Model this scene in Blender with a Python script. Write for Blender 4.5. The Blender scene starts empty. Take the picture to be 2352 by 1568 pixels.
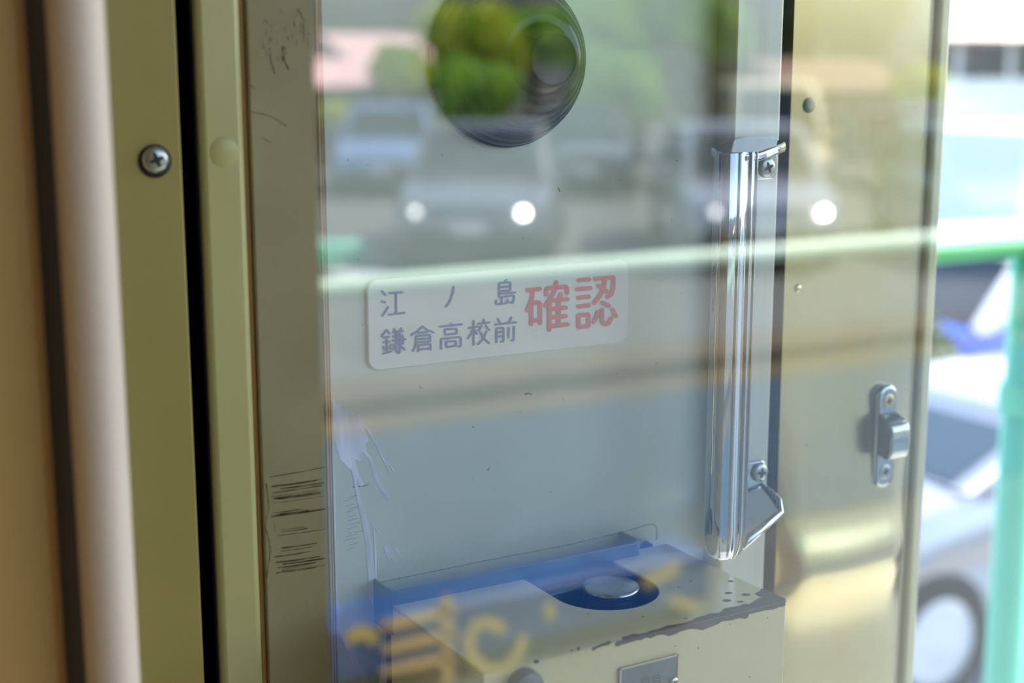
import bpy, bmesh, math, random
from mathutils import Vector, Matrix
random.seed(7)
C = bpy.context.scene.collection
sc = bpy.context.scene
R = math.radians

# ------------------------------------------------------------------ camera, world, sun, exposure
F = 3267.0                      # focal length in pixels of the 2352 px wide frame
PITCH = math.atan(F / 16900.0); YAW = R(30)
FW = Vector((math.sin(YAW) * math.cos(PITCH), math.cos(YAW) * math.cos(PITCH), -math.sin(PITCH)))
RT = Vector((math.cos(YAW), -math.sin(YAW), 0)); UP = RT.cross(FW)
cd = bpy.data.cameras.new('camera'); cam = bpy.data.objects.new('camera', cd); C.objects.link(cam)
cd.sensor_width = 36; cd.lens = 36 * F / 2352; cd.clip_start = 0.01; cd.clip_end = 500
m = Matrix((RT, UP, -FW)).transposed().to_4x4(); cam.matrix_world = m
cd.dof.use_dof = True; cd.dof.focus_distance = 0.685; cd.dof.aperture_fstop = 5.2
sc.camera = cam

w = bpy.data.worlds.new('sky'); sc.world = w; w.use_nodes = True
nt = w.node_tree; bg = nt.nodes['Background']
sky = nt.nodes.new('ShaderNodeTexSky'); sky.sky_type = 'NISHITA'; sky.sun_disc = False
sky.sun_elevation = R(48); sky.sun_rotation = R(100); sky.air_density = 1.0; sky.dust_density = 1.2
nt.links.new(sky.outputs[0], bg.inputs[0]); bg.inputs[1].default_value = 0.22

def sun_lamp(direction, strength):
    l = bpy.data.lights.new('sun', 'SUN'); l.energy = strength; l.angle = R(0.6); l.color = (1, .95, .86)
    o = bpy.data.objects.new('sun', l); C.objects.link(o)
    o.rotation_euler = Vector(direction).normalized().to_track_quat('Z', 'Y').to_euler()
sun_lamp((0.58, 0.22, 0.75), 5.6)

sc.view_settings.view_transform = 'Standard'; sc.view_settings.look = 'None'
sc.view_settings.exposure = 1.6; sc.view_settings.gamma = 1; sc.view_settings.use_curve_mapping = False
sc.cycles.max_bounces = 10; sc.cycles.transparent_max_bounces = 12; sc.cycles.sample_clamp_indirect = 20

# ------------------------------------------------------------------ helpers
def ray(x, y): return FW + RT * (x - 1176) / F - UP * (y - 784) / F
def aty(x, y, Y): r = ray(x, y); return r * (Y / r.y)
def atz(x, y, Z): r = ray(x, y); return r * (Z / r.z)
def atd(x, y, d): return ray(x, y) * d
WY = 0.587                      # plane of the wall with the sign
PY = 0.466                      # plane of the glass pane
def mir(p): return Vector((p[0], 2 * PY - p[1], p[2]))   # where a thing stands that is seen mirrored in the pane

def lin(c):
    return tuple((v / 255 / 12.92 if v / 255 <= .04045 else ((v / 255 + .055) / 1.055) ** 2.4) for v in c)

def mat(name, col, rough=.5, metal=0.0, col2=None, nscale=20, bump=0.0, bscale=60, stretch=None, coat=0.0,
        aniso=0.0, spec=.5, lo=.35, hi=.65, detail=4, specks=None):
    """procedural Principled material; colours in sRGB 0-255"""
    ma = bpy.data.materials.new(name); ma.use_nodes = True
    n = ma.node_tree.nodes; l = ma.node_tree.links; b = n['Principled BSDF']
    b.inputs['Base Color'].default_value = (*lin(col), 1)
    b.inputs['Roughness'].default_value = rough; b.inputs['Metallic'].default_value = metal
    b.inputs['Specular IOR Level'].default_value = spec
    b.inputs['Coat Weight'].default_value = coat
    if aniso: b.inputs['Anisotropic'].default_value = aniso
    tc = n.new('ShaderNodeTexCoord'); mp = n.new('ShaderNodeMapping'); l.new(tc.outputs['Object'], mp.inputs[0])
    if stretch: mp.inputs['Scale'].default_value = stretch
    if col2 is not None or specks:
        no = n.new('ShaderNodeTexNoise'); no.inputs['Scale'].default_value = nscale; no.inputs['Detail'].default_value = detail
        l.new(mp.outputs[0], no.inputs['Vector'])
        mr = n.new('ShaderNodeMapRange'); mr.inputs[1].default_value = lo; mr.inputs[2].default_value = hi
        l.new(no.outputs['Fac'], mr.inputs[0])
        mx = n.new('ShaderNodeMix'); mx.data_type = 'RGBA'
        mx.inputs[6].default_value = (*lin(col), 1); mx.inputs[7].default_value = (*lin(col2 or col), 1)
        l.new(mr.outputs[0], mx.inputs[0]); out = mx.outputs[2]
        if specks:
            vo = n.new('ShaderNodeTexVoronoi'); vo.inputs['Scale'].default_value = specks
            l.new(tc.outputs['Object'], vo.inputs['Vector'])
            m1 = n.new('ShaderNodeMapRange'); m1.inputs[1].default_value = .03; m1.inputs[2].default_value = .06
            m1.inputs[3].default_value = 1; m1.inputs[4].default_value = 0
            l.new(vo.outputs['Distance'], m1.inputs[0])
            sp = n.new('ShaderNodeSeparateColor'); l.new(vo.outputs['Color'], sp.inputs[0])
            m2 = n.new('ShaderNodeMath'); m2.operation = 'GREATER_THAN'; m2.inputs[1].default_value = .86
            l.new(sp.outputs[0], m2.inputs[0])
            m3 = n.new('ShaderNodeMath'); m3.operation = 'MULTIPLY'; l.new(m1.outputs[0], m3.inputs[0]); l.new(m2.outputs[0], m3.inputs[1])
            m4 = n.new('ShaderNodeMath'); m4.operation = 'MULTIPLY'; l.new(m3.outputs[0], m4.inputs[0]); m4.inputs[1].default_value = .7
            mx2 = n.new('ShaderNodeMix'); mx2.data_type = 'RGBA'; mx2.inputs[7].default_value = (.02, .02, .02, 1)
            l.new(out, mx2.inputs[6]); l.new(m4.outputs[0], mx2.inputs[0]); out = mx2.outputs[2]
        l.new(out, b.inputs['Base Color'])
    if bump:
        nb = n.new('ShaderNodeTexNoise'); nb.inputs['Scale'].default_value = bscale; nb.inputs['Detail'].default_value = 3
        l.new(mp.outputs[0], nb.inputs['Vector'])
        bu = n.new('ShaderNodeBump'); bu.inputs['Strength'].default_value = bump; bu.inputs['Distance'].default_value = .001
        l.new(nb.outputs['Fac'], bu.inputs['Height']); l.new(bu.outputs[0], b.inputs['Normal'])
    return ma

def glow_mat(name, col, s):
    ma = bpy.data.materials.new(name); ma.use_nodes = True
    b = ma.node_tree.nodes['Principled BSDF']; b.inputs['Emission Color'].default_value = (*lin(col), 1)
    b.inputs['Emission Strength'].default_value = s; return ma

def seemat(name, col, opacity, nscale=120, stretch=(1, 1, 1)):
    """smeared film: a diffuse coat that covers only part of what is behind it"""
    ma = bpy.data.materials.new(name); ma.use_nodes = True
    n = ma.node_tree.nodes; l = ma.node_tree.links; n.remove(n['Principled BSDF'])
    t = n.new('ShaderNodeBsdfTransparent'); d = n.new('ShaderNodeBsdfDiffuse'); d.inputs[0].default_value = (*lin(col), 1)
    mx = n.new('ShaderNodeMixShader'); tc = n.new('ShaderNodeTexCoord'); mp = n.new('ShaderNodeMapping')
    mp.inputs['Scale'].default_value = stretch
    no = n.new('ShaderNodeTexNoise'); no.inputs['Scale'].default_value = nscale
    l.new(tc.outputs['Object'], mp.inputs[0]); l.new(mp.outputs[0], no.inputs['Vector'])
    mr = n.new('ShaderNodeMapRange'); mr.inputs[1].default_value = .35; mr.inputs[2].default_value = .65
    mr.inputs[3].default_value = opacity * .45; mr.inputs[4].default_value = opacity
    l.new(no.outputs['Fac'], mr.inputs[0]); l.new(mr.outputs[0], mx.inputs[0])
    l.new(t.outputs[0], mx.inputs[1]); l.new(d.outputs[0], mx.inputs[2])
    l.new(mx.outputs[0], n['Material Output'].inputs[0]); return ma

def tag(o, label, cat, group=None):
    o['label'] = label; o['category'] = cat
    if group: o['group'] = group
    return o
def struct(o, label=None, cat=None):
    o['kind'] = 'structure'
    if label: o['label'] = label
    if cat: o['category'] = cat
    return o
def empty(name, loc, label, cat, group=None, rz=0):
    o = bpy.data.objects.new(name, None); C.objects.link(o); o.location = loc; o.rotation_euler = (0, 0, rz)
    o.empty_display_size = .02
    return tag(o, label, cat, group)

def link(name, bm, ma, parent=None, smooth=False, keep_world=False, bevel=0, seg=2, autosmooth=None):
    me = bpy.data.meshes.new(name); bmesh.ops.recalc_face_normals(bm, faces=bm.faces); bm.to_mesh(me); bm.free()
    if ma is not None: me.materials.append(ma)
    o = bpy.data.objects.new(name, me); C.objects.link(o)
    if smooth:
        for p in me.polygons: p.use_smooth = True
        if autosmooth: me.set_sharp_from_angle(angle=R(autosmooth))
    if parent is not None:
        o.parent = parent
        if keep_world:
            o.location = -pw(parent)
    if bevel:
        b = o.modifiers.new('bevel', 'BEVEL'); b.width = bevel; b.segments = seg; b.limit_method = 'ANGLE'; b.angle_limit = R(35)
        for p in me.polygons: p.use_smooth = True
        me.set_sharp_from_angle(angle=R(50))
    return o
def pw(o):
    v = Vector((0, 0, 0))
    while o is not None: v = v + o.location; o = o.parent
    return v

def bbox(bm, x0, x1, y0, y1, z0, z1):
    vs = [bm.verts.new(p) for p in ((x0, y0, z0), (x1, y0, z0), (x1, y1, z0), (x0, y1, z0), (x0, y0, z1), (x1, y0, z1), (x1, y1, z1), (x0, y1, z1))]
    for f in ((0, 3, 2, 1), (4, 5, 6, 7), (0, 1, 5, 4), (1, 2, 6, 5), (2, 3, 7, 6), (3, 0, 4, 7)):
        bm.faces.new([vs[i] for i in f])
    return vs
def box(name, x0, x1, y0, y1, z0, z1, ma, parent=None, bevel=0, keep_world=False):
    bm = bmesh.new(); bbox(bm, x0, x1, y0, y1, z0, z1); return link(name, bm, ma, parent, bevel=bevel, keep_world=keep_world)
def prism(bm, pts, vec):
    """closed polygon extruded along vec"""
    vec = Vector(vec)
    a = [bm.verts.new(p) for p in pts]; b = [bm.verts.new(Vector(p) + vec) for p in pts]
    bm.faces.new(a[::-1]); bm.faces.new(b)
    for i in range(len(a)): bm.faces.new((a[i], a[(i + 1) % len(a)], b[(i + 1) % len(a)], b[i]))
def lathe(bm, prof, origin, axis, n=48):
    """prof = [(r, h)] turned about axis"""
    origin = Vector(origin); ax = Vector(axis).normalized(); u = ax.orthogonal().normalized(); v = ax.cross(u); rings = []
    for r, h in prof:
        if r < 1e-6: rings.append([bm.verts.new(origin + ax * h)])
        else: rings.append([bm.verts.new(origin + ax * h + (u * math.cos(2 * math.pi * i / n) + v * math.sin(2 * math.pi * i / n)) * r) for i in range(n)])
    for a, b in zip(rings, rings[1:]):
        for i in range(n):
            j = (i + 1) % n
            if len(a) == 1 and len(b) == 1: continue
            if len(a) == 1: bm.faces.new((a[0], b[i], b[j]))
            elif len(b) == 1: bm.faces.new((a[i], b[0], a[j]))
            else: bm.faces.new((a[i], b[i], b[j], a[j]))
def tube(bm, pts, r, n=12, caps=True):
    pts = [Vector(p) for p in pts]; rings = []
    for i, p in enumerate(pts):
        d = (pts[min(i + 1, len(pts) - 1)] - pts[max(i - 1, 0)]).normalized()
        if i == 0: u = d.orthogonal().normalized()
        else: u = (u - d * u.dot(d)).normalized()
        v = d.cross(u); rr = r[i] if isinstance(r, (list, tuple)) else r
        rings.append([bm.verts.new(p + (u * math.cos(2 * math.pi * k / n) + v * math.sin(2 * math.pi * k / n)) * rr) for k in range(n)])
    for a, b in zip(rings, rings[1:]):
        for k in range(n): bm.faces.new((a[k], a[(k + 1) % n], b[(k + 1) % n], b[k]))
    if caps: bm.faces.new(rings[0][::-1]); bm.faces.new(rings[-1])
def round_rect(x0, x1, z0, z1, r, n=6):
    out = []
    for cx, cz, a0 in ((x1 - r, z1 - r, 0), (x0 + r, z1 - r, 90), (x0 + r, z0 + r, 180), (x1 - r, z0 + r, 270)):
        for i in range(n + 1):
            a = R(a0 + 90 * i / n); out.append((cx + r * math.cos(a), cz + r * math.sin(a)))
    return out
def capsule(bm, P, Q, r, f, n=7):
    """flat stroke with round ends from P to Q (2D), f maps 2D to 3D"""
    dx, dy = Q[0] - P[0], Q[1] - P[1]; a = math.atan2(dy, dx)
    pts = [(Q[0] + r * math.cos(a + R(-90 + 180 * i / n)), Q[1] + r * math.sin(a + R(-90 + 180 * i / n))) for i in range(n + 1)]
    pts += [(P[0] + r * math.cos(a + R(90 + 180 * i / n)), P[1] + r * math.sin(a + R(90 + 180 * i / n))) for i in range(n + 1)]
    bm.faces.new([bm.verts.new(f(*p)) for p in pts])
def strokes(name, lines, r, f, ma, parent):
    bm = bmesh.new()
    k = 0
    for s in lines:
        for P, Q in zip(s, s[1:]):
            k += 1; g = lambda x, y, kk=k: f(x, y) + Vector((0, -0.000007 * kk, 0))
            capsule(bm, P, Q, r, g)
    me = bpy.data.meshes.new(name); bm.to_mesh(me); bm.free(); me.materials.append(ma)
    o = bpy.data.objects.new(name, me); C.objects.link(o); o.parent = parent; o.location = -pw(parent); return o

def screw(parent, centre, rad, tilt, hm, sm, h=.0016, normal=(0, -1, 0), name='screw'):
    """pan head with a cross recess; returns the screw with its recess as a child"""
    n = Vector(normal).normalized(); c = Vector(centre) - pw(parent)
    bm = bmesh.new(); lathe(bm, [(rad, 0), (rad, h * .35), (rad * .93, h * .62), (rad * .75, h * .85), (rad * .45, h), (0, h * 1.03)], c, n, 32)
    s = link(name, bm, hm, parent, smooth=True, autosmooth=60)
    u = Vector((0, 0, 1)).cross(n).normalized(); v = n.cross(u)
    a = R(tilt); u2 = u * math.cos(a) + v * math.sin(a); v2 = v * math.cos(a) - u * math.sin(a)
    L, W = rad * .56, rad * .15; o = c + n * (h * 1.06)
    poly = [(L, W * .6), (W * 1.2, W * 1.2), (W * .6, L), (-W * .6, L), (-W * 1.2, W * 1.2), (-L, W * .6), (-L, -W * .6), (-W * 1.2, -W * 1.2), (-W * .6, -L), (W * .6, -L), (W * 1.2, -W * 1.2), (L, -W * .6)]
    bm = bmesh.new(); prism(bm, [o + u2 * p[0] + v2 * p[1] for p in poly], -n * h * .4)
    link('cross_recess', bm, sm, s)
    return s

# ------------------------------------------------------------------ materials
M = {}
M['wall'] = mat('silver_paint', (196, 202, 192), .34, 0.15, (184, 189, 177), 9, .05, 300, specks=90)
M['stile'] = mat('brushed_aluminium', (188, 188, 180), .38, .6, (172, 172, 162), 60, .06, 200, stretch=(1, 1, .03))
M['stile_edge'] = mat('dull_aluminium', (110, 116, 96), .5, .4)
M['steel'] = mat('brushed_stainless', (200, 196, 172), .24, .95, (194, 178, 130), 7, .015, 400, stretch=(1, 1, .04), specks=70)
M['flange'] = mat('pale_flange_paint', (206, 202, 168), .35, .2)
M['steel_trim'] = mat('stainless_trim', (200, 194, 160), .35, .4, (188, 180, 146), 20)
M['chrome'] = mat('chrome', (186, 192, 200), .06, 1.0)
M['chrome_worn'] = mat('worn_chrome', (180, 184, 186), .14, 1.0, bump=.05, bscale=900)
M['screw'] = mat('zinc_screw', (165, 168, 160), .28, .9)
M['brass_screw'] = mat('yellowed_screw', (190, 175, 130), .32, .8)
M['recess'] = mat('screw_recess', (18, 20, 22), .6)
M['olive'] = mat('olive_paint', (152, 136, 68), .45, 0, (145, 129, 62), 6)
M['pale_green'] = mat('pale_green_paint', (174, 168, 108), .35, 0, (182, 176, 116), 8, .05, 60)
M['stile_paint'] = mat('grey_olive_paint', (150, 140, 102), .5, 0, (138, 128, 90), 18, .08, 400, specks=60)
M['tan'] = mat('tan_panel', (172, 134, 68), .5, 0, (156, 124, 70), 5, stretch=(1, 1, .2))
M['tan_edge'] = mat('ochre_edge', (146, 104, 34), .5)
M['dark_brown'] = mat('dark_brown_rubber', (58, 42, 16), .8, 0, (48, 34, 12), 20)
M['black'] = mat('black_rubber', (6, 6, 6), .8, spec=.1)
M['cream_tube'] = mat('cream_tube', (200, 184, 170), .45, 0, (194, 178, 164), 6)
M['bead'] = mat('tan_bead', (176, 150, 110), .4)
M['sign'] = mat('sign_plate', (208, 210, 206), .35, 0.0, (202, 205, 200), 20)
M['blue_ink'] = mat('blue_ink', (28, 84, 142), .5)
M['red_ink'] = mat('red_ink', (190, 66, 80), .5)
M['knob'] = mat('black_gloss_rubber', (9, 13, 16), .25, 0, spec=.3)
M['box'] = mat('cream_enamel', (206, 198, 160), .26, 0, (198, 190, 152), 10, .06, 120, specks=80)
M['chip'] = mat('bare_dark_metal', (62, 66, 72), .5, 0, (46, 50, 56), 200)
M['bracket'] = mat('blue_grey_metal', (92, 104, 110), .4, .5)
M['inner'] = mat('dark_inside', (26, 30, 38), .35, .4)
M['button'] = mat('button_steel', (190, 192, 196), .2, .95)
M['plate'] = mat('nameplate', (96, 112, 124), .3, .6, (88, 104, 118), 80)
M['letter'] = mat('engraved_letter', (30, 48, 66), .5)
M['film'] = seemat('tape_residue', (226, 228, 252), 1.0, 90, (1, 1, .25))
M['scuff'] = seemat('scuff_mark', (54, 46, 28), .75, 500, (.3, 1, 1))
M['scuff2'] = seemat('faint_scuff', (40, 44, 50), .6, 700)
M['ceiling'] = mat('ceiling_panel', (150, 147, 138), .6)
M['floor'] = mat('train_floor', (176, 172, 160), .6, 0, (164, 160, 150), 4)
M['inwall'] = mat('inner_wall', (176, 152, 104), .5)

g = bpy.data.materials.new('pane_glass'); g.use_nodes = True; n = g.node_tree.nodes; l = g.node_tree.links
n.remove(n['Principled BSDF'])
tr = n.new('ShaderNodeBsdfTransparent'); tr.inputs[0].default_value = (.97, .985, .98, 1)
gl = n.new('ShaderNodeBsdfGlossy'); gl.inputs['Roughness'].default_value = 0.0
mx = n.new('ShaderNodeMixShader'); mx.inputs[0].default_value = .13
l.new(tr.outputs[0], mx.inputs[1]); l.new(gl.outputs[0], mx.inputs[2]); l.new(mx.outputs[0], n['Material Output'].inputs[0])
M['glass'] = g

# ------------------------------------------------------------------ the setting: vestibule walls
ZB, ZT = -1.25, 0.80
x_b1 = aty(713, 0, WY).x; x_st = aty(1640, 345, WY).x
wf = struct(box('wall_front', x_b1 + .001, x_st + .002, WY, WY + .03, ZB, ZT, M['wall']), 'silver-grey painted metal wall panel behind the glass, carrying the blue and red sign', 'wall')
# aluminium door stile, standing proud, with its shaded edge
SY = WY - .0155
x_s1 = aty(1790, 345, SY).x
d1 = struct(box('door_1', x_st, x_s1, SY, WY + .03, ZB, ZT, M['stile'], bevel=.0012), 'narrow pale aluminium door stile with the chrome pull handle', 'door')
# brushed steel panel
x_c0 = aty(1813, 345, WY).x; x_c1 = aty(2138, 0, WY).x; x_c2 = aty(2180, 0, WY).x
struct(box('trim_7', x_s1 + .0005, x_c0, WY + .02, WY + .04, ZB, ZT, M['black']), 'dark recessed joint between the aluminium stile and brushed steel panel', 'trim')
bm = bmesh.new(); NZ = 150; zc1 = aty(1950, 1268, WY).z; zc2 = aty(1950, 1120, WY).z; cols = []
xs = [x_c0 + (x_c1 - x_c0) * i / 10 for i in range(11)]
for x in xs:
    u = (x - x_c0) / (x_c1 - x_c0); col_ = []
    for k in range(NZ + 1):
        z = -.50 + 0.60 * k / NZ
        d = (.0078 + .0008 * math.sin(u * 5)) * math.exp(-((z - zc1 + .004 * math.sin(u * 3)) / .021) ** 2) + .0045 * math.exp(-((z - zc2 + .02 * u) / .06) ** 2)
        col_.append(bm.verts.new((x, WY - d * min(1, math.sin(math.pi * u) * 3 + .1), z)))
    cols.append(col_)
for a_, b_ in zip(cols, cols[1:]):
    for k in range(NZ): bm.faces.new((a_[k], b_[k], b_[k + 1], a_[k + 1]))
me_ = link('front_sheet', bm, M['steel'], None, smooth=True)
wr = struct(box('wall_right', x_c0, x_c1, WY + .001, WY + .03, ZB, ZT, M['steel']), 'brushed yellowish stainless steel panel with small latch keeper', 'wall')
me_.parent = wr
for za_, zb__ in ((ZB, -.5), (.10, ZT)):
    bm = bmesh.new(); bbox(bm, x_c0, x_c1, WY, WY + .0009, za_, zb__); link('sheet_extension', bm, M['steel'], wr)
bm = bmesh.new(); bbox(bm, x_c1 + .0006, x_c1 + .0050, WY + .001, WY + .03, ZB, ZT); link('edge_strip', bm, M['steel_trim'], wr, bevel=.001)
bm = bmesh.new(); bbox(bm, x_c1 + .0054, x_c2, WY - .003, WY + .03, ZB, ZT); link('edge_flange', bm, M['flange'], wr, bevel=.0025, seg=4)
for (px, py, rr) in ((1858, 242, .0042), (1832, 662, .0026), (1812, 1082, .0026)):
    q = aty(px, py, WY); bm = bmesh.new(); lathe(bm, [(rr, 0), (rr * .9, .0008), (rr * .6, .0013), (0, .0016)], q, (0, -1, 0), 24)
    link('rivet', bm, M['stile_edge'] if rr > .003 else M['steel'], wr, smooth=True)

# left side, from the wall panel outwards
x_b0 = aty(556, 0, WY).x; x_b1 = aty(713, 0, WY).x; x_b1b = aty(768, 1568, WY).x
t1 = struct(box('trim_1', x_b0, x_b1 + .001, WY - .004, WY + .03, ZB, ZT, M['stile_paint'], bevel=.001), 'scuffed grey-olive painted window stile, left of the sign wall', 'trim')
for dx, wd in ((.0002, .0012), (.0016, .0009), (.0028, .0005)):
    bm = bmesh.new(); bbox(bm, x_b1 + dx, x_b1 + dx + wd, WY - .0046, WY + .001, ZB, ZT); link('bead', bm, M['bead'], t1, bevel=.0003)
GY = WY - .006
x_g0 = aty(443, 0, GY).x; x_g1 = aty(554, 0, GY).x
t2 = struct(box('trim_2', x_g0, x_g1, GY, WY + .03, ZB, ZT, M['pale_green'], bevel=.0035), 'pale green painted door edge strip beside the black gap', 'trim')
bm = bmesh.new(); bbox(bm, x_g1 + .0004, x_b0 - .0003, GY + .004, WY + .03, ZB, ZT); link('groove_bead', bm, M['tan_edge'], t2)
bm = bmesh.new(); bbox(bm, x_g0 - .0012, x_g0 - .0002, GY + .0015, WY + .03, ZB, ZT); link('rubber_edge', bm, M['black'], t2)
q = aty(515, 350, GY); bm = bmesh.new(); lathe(bm, [(.0065, 0), (.006, .0003), (0, .0004)], q, (0, -1, 0), 32); link('painted_screw_cap', bm, M['pale_green'], t2, smooth=True)
OY = WY - .01
x_o1 = aty(402, 0, OY).x; x_o0 = aty(150, 784, OY).x
t3 = struct(box('trim_3', x_o0 - .01, x_o1, OY, WY + .03, ZB, ZT, M['olive'], bevel=.001), 'olive painted panel with one dark-rimmed screw', 'trim')
struct(box('trim_4', x_o1 - .002, x_g0 + .002, WY + .03, WY + .045, ZB, ZT, M['black']), 'black gap between olive panel and pale green strip', 'trim')
bm = bmesh.new(); bbox(bm, x_o1 - .001, x_o1 + .0005, OY + .004, WY + .03, ZB, ZT); link('rubber_seal', bm, M['black'], t3)
q = aty(355, 366, OY)
bm = bmesh.new(); lathe(bm, [(.0068, 0), (.0068, .0006), (0, .0008)], q + Vector((0, 0, -.0007)), (0, -1, 0), 32); link('dark_washer', bm, M['recess'], t3, smooth=True)
screw(t3, q + Vector((0, -.0005, 0)), .0055, 20, M['screw'], M['recess'], h=.0028)

# near partition: dark strip and tan panel
NY = .495
x_n1 = aty(50, 0, NY).x; x_n2 = aty(107, 0, NY).x
t5 = struct(box('trim_5', x_n1 + .0006, x_n2 + .006, NY + .008, NY + .05, ZB, ZT, M['dark_brown'], bevel=.001), 'dark brown rubber strip left of the cream tube', 'trim')
t6 = struct(box('wall_left', -.9, x_n1, NY, NY + .04, ZB, ZT, M['tan'], bevel=.002), 'tan partition panel at the far left edge', 'wall')
bm = bmesh.new(); bbox(bm, x_n1 - .0022, x_n1 + .0004, NY - .0004, NY + .03, ZB, ZT); link('ochre_edging', bm, M['tan_edge'], t6, bevel=.0006)

# vertical cream tube
TY = .485; c0 = aty(172, 0, TY)
bm = bmesh.new(); tube(bm, [(c0.x, TY, ZB + .01), (c0.x, TY, ZT - .01)], .0093, 40)
hr = tag(link('grab_pole', bm, M['cream_tube'], smooth=True, autosmooth=60), 'cream vertical tube standing close to the camera, between brown strip and olive panel', 'pole')

# roof, floor, cabin side
struct(box('ceiling', -1.2, 2.2, -.62, 1.0, ZT, ZT + .06, M['ceiling']), 'cabin ceiling above the vestibule', 'ceiling')
struct(box('floor', -1.2, 2.2, -.60, .98, ZB - .05, ZB, M['floor']), 'grey cabin floor', 'floor')
struct(box('wall_side', -1.25, -1.2, -.62, .9, ZB, ZT, M['inwall']), 'cream inner side wall of the cabin', 'wall')

struct(box('wall_back', -1.2, .48, -.66, -.62, ZB, ZT, M['inwall']), 'inner wall behind the camera, left of the open doorway', 'wall')  # added out of view to cut the light coming from the left
# the glass pane
x_p0 = aty(742, 784, PY).x
pane = struct(box('window_1', x_p0, 1.05, PY, PY + .004, ZB + .35, ZT - .1, M['glass']), 'large clear reflecting glass pane in front of the sign, handle and button box', 'window')

# ------------------------------------------------------------------ sign
P0 = aty(845, 648, WY); P1 = aty(1442, 595, WY); zb = aty(1000, 836, WY).z
T = .0022
SYp = WY - T
q0 = aty(845, 740, SYp).x; q1 = aty(1442, 690, SYp).x; zt = aty(1000, 630, SYp).z; zb = aty(1100, 824, SYp).z
sg = empty('sign_plate', Vector(((q0 + q1) / 2, SYp, zb)), 'pale rounded rectangular sign with blue and red Japanese lettering on the silver wall', 'sign')
bm = bmesh.new(); prism(bm, [(x, SYp, z) for x, z in round_rect(q0, q1, zb, zt, .0058)], (0, T, 0))
link('plate', bm, M['sign'], sg, keep_world=True, bevel=.0005)
def onsign(px, py): return aty(px, py, SYp - .0003)
def S(ox, oy, s, L): return [[(ox + p[0] / s, oy + p[1] / s) for p in ln] for ln in L]
c1 = lambda L: S(860, 630, 7.84, L)
c2 = lambda L: S(1000, 630, 7.84, L)
c3 = lambda L: S(1195, 620, 9.8, L)
def arc(cx, cy, rx, ry, a0, a1, n=6): return [(cx + rx * math.cos(R(a0 + (a1 - a0) * i / n)), cy + ry * math.sin(R(a0 + (a1 - a0) * i / n))) for i in range(n + 1)]
blue = [
 c1([[(135, 302), (198, 368)], [(135, 488), (195, 505)], [(248, 592), (200, 670), (148, 742)], [(275, 340), (497, 318)], [(390, 330), (393, 700)], [(262, 722), (545, 692)]]),
 c2([[(328, 225), (318, 320), (280, 440), (235, 525), (192, 575)]]),
 c2([[(1280, 98), (1252, 130)], [(1150, 395), (1150, 170), (1170, 158), (1330, 140), (1352, 155), (1352, 270), (1330, 290), (1165, 300)], [(1155, 232), (1345, 215)],
     [(1155, 350), (1440, 325)], [(1152, 395), (1165, 410), (1400, 378), (1420, 390), (1415, 440), (1392, 512), (1340, 500)], [(1195, 425), (1193, 525)],
     [(1095, 475), (1093, 525), (1110, 537), (1270, 520), (1295, 505), (1297, 450)]]),
 c1([[(135, 1108), (185, 1050), (220, 1000), (275, 1065)], [(165, 1135), (265, 1122)], [(222, 1130), (225, 1400)], [(160, 1222), (275, 1208)], [(165, 1300), (178, 1355)], [(295, 1270), (275, 1335)], [(155, 1425), (295, 1390)],
     [(360, 985), (378, 1015)], [(485, 970), (465, 1010)], [(335, 1040), (520, 1018)], [(335, 1115), (500, 1095), (515, 1115), (515, 1240)], [(330, 1190), (555, 1165)], [(335, 1268), (515, 1245)],
     [(393, 1040), (393, 1385)], [(455, 1030), (460, 1385), (445, 1415), (420, 1412)], [(385, 1290), (322, 1360)], [(475, 1290), (545, 1355)]]),
 c1([[(665, 1095), (770, 1030), (870, 935), (950, 1000), (1070, 1045)], [(790, 1052), (950, 1037)], [(700, 1380), (745, 1270), (752, 1130), (765, 1110), (985, 1087), (1005, 1105), (1005, 1200), (985, 1210), (765, 1225)], [(760, 1168), (1000, 1150)],
     [(790, 1380), (795, 1275), (1000, 1250), (1010, 1265), (1012, 1355)], [(795, 1352), (1005, 1330)]]),
 c2([[(282, 885), (284, 920)], [(85, 940), (475, 898)], [(172, 1000), (175, 1075), (190, 1085), (375, 1065), (388, 1050), (388, 990), (375, 978), (190, 990), (172, 1000)],
     [(106, 1335), (106, 1180), (125, 1158), (430, 1125), (458, 1140), (460, 1270), (445, 1292), (415, 1295)], [(195, 1215), (197, 1295), (212, 1305), (360, 1285), (372, 1270), (372, 1215), (355, 1198), (212, 1208), (195, 1215)]]),
 c2([[(688, 838), (690, 1265)], [(605, 962), (775, 940)], [(680, 970), (650, 1060), (590, 1150)], [(705, 990), (750, 1070)], [(872, 815), (873, 870)], [(770, 890), (975, 865)], [(835, 930), (780, 1015)], [(910, 920), (935, 965), (970, 1000)],
     [(815, 1040), (870, 1150), (965, 1235)], [(920, 1030), (870, 1150), (770, 1255)]]),
 c2([[(1128, 800), (1165, 870)], [(1370, 775), (1335, 850)], [(1078, 903), (1450, 862)], [(1100, 1220), (1102, 985), (1115, 970), (1210, 960), (1228, 975), (1230, 1190), (1210, 1212), (1182, 1212)], [(1105, 1045), (1225, 1030)], [(1105, 1122), (1225, 1105)],
     [(1320, 965), (1318, 1132)], [(1415, 940), (1415, 1165), (1400, 1185), (1370, 1188)]]),
]
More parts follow.
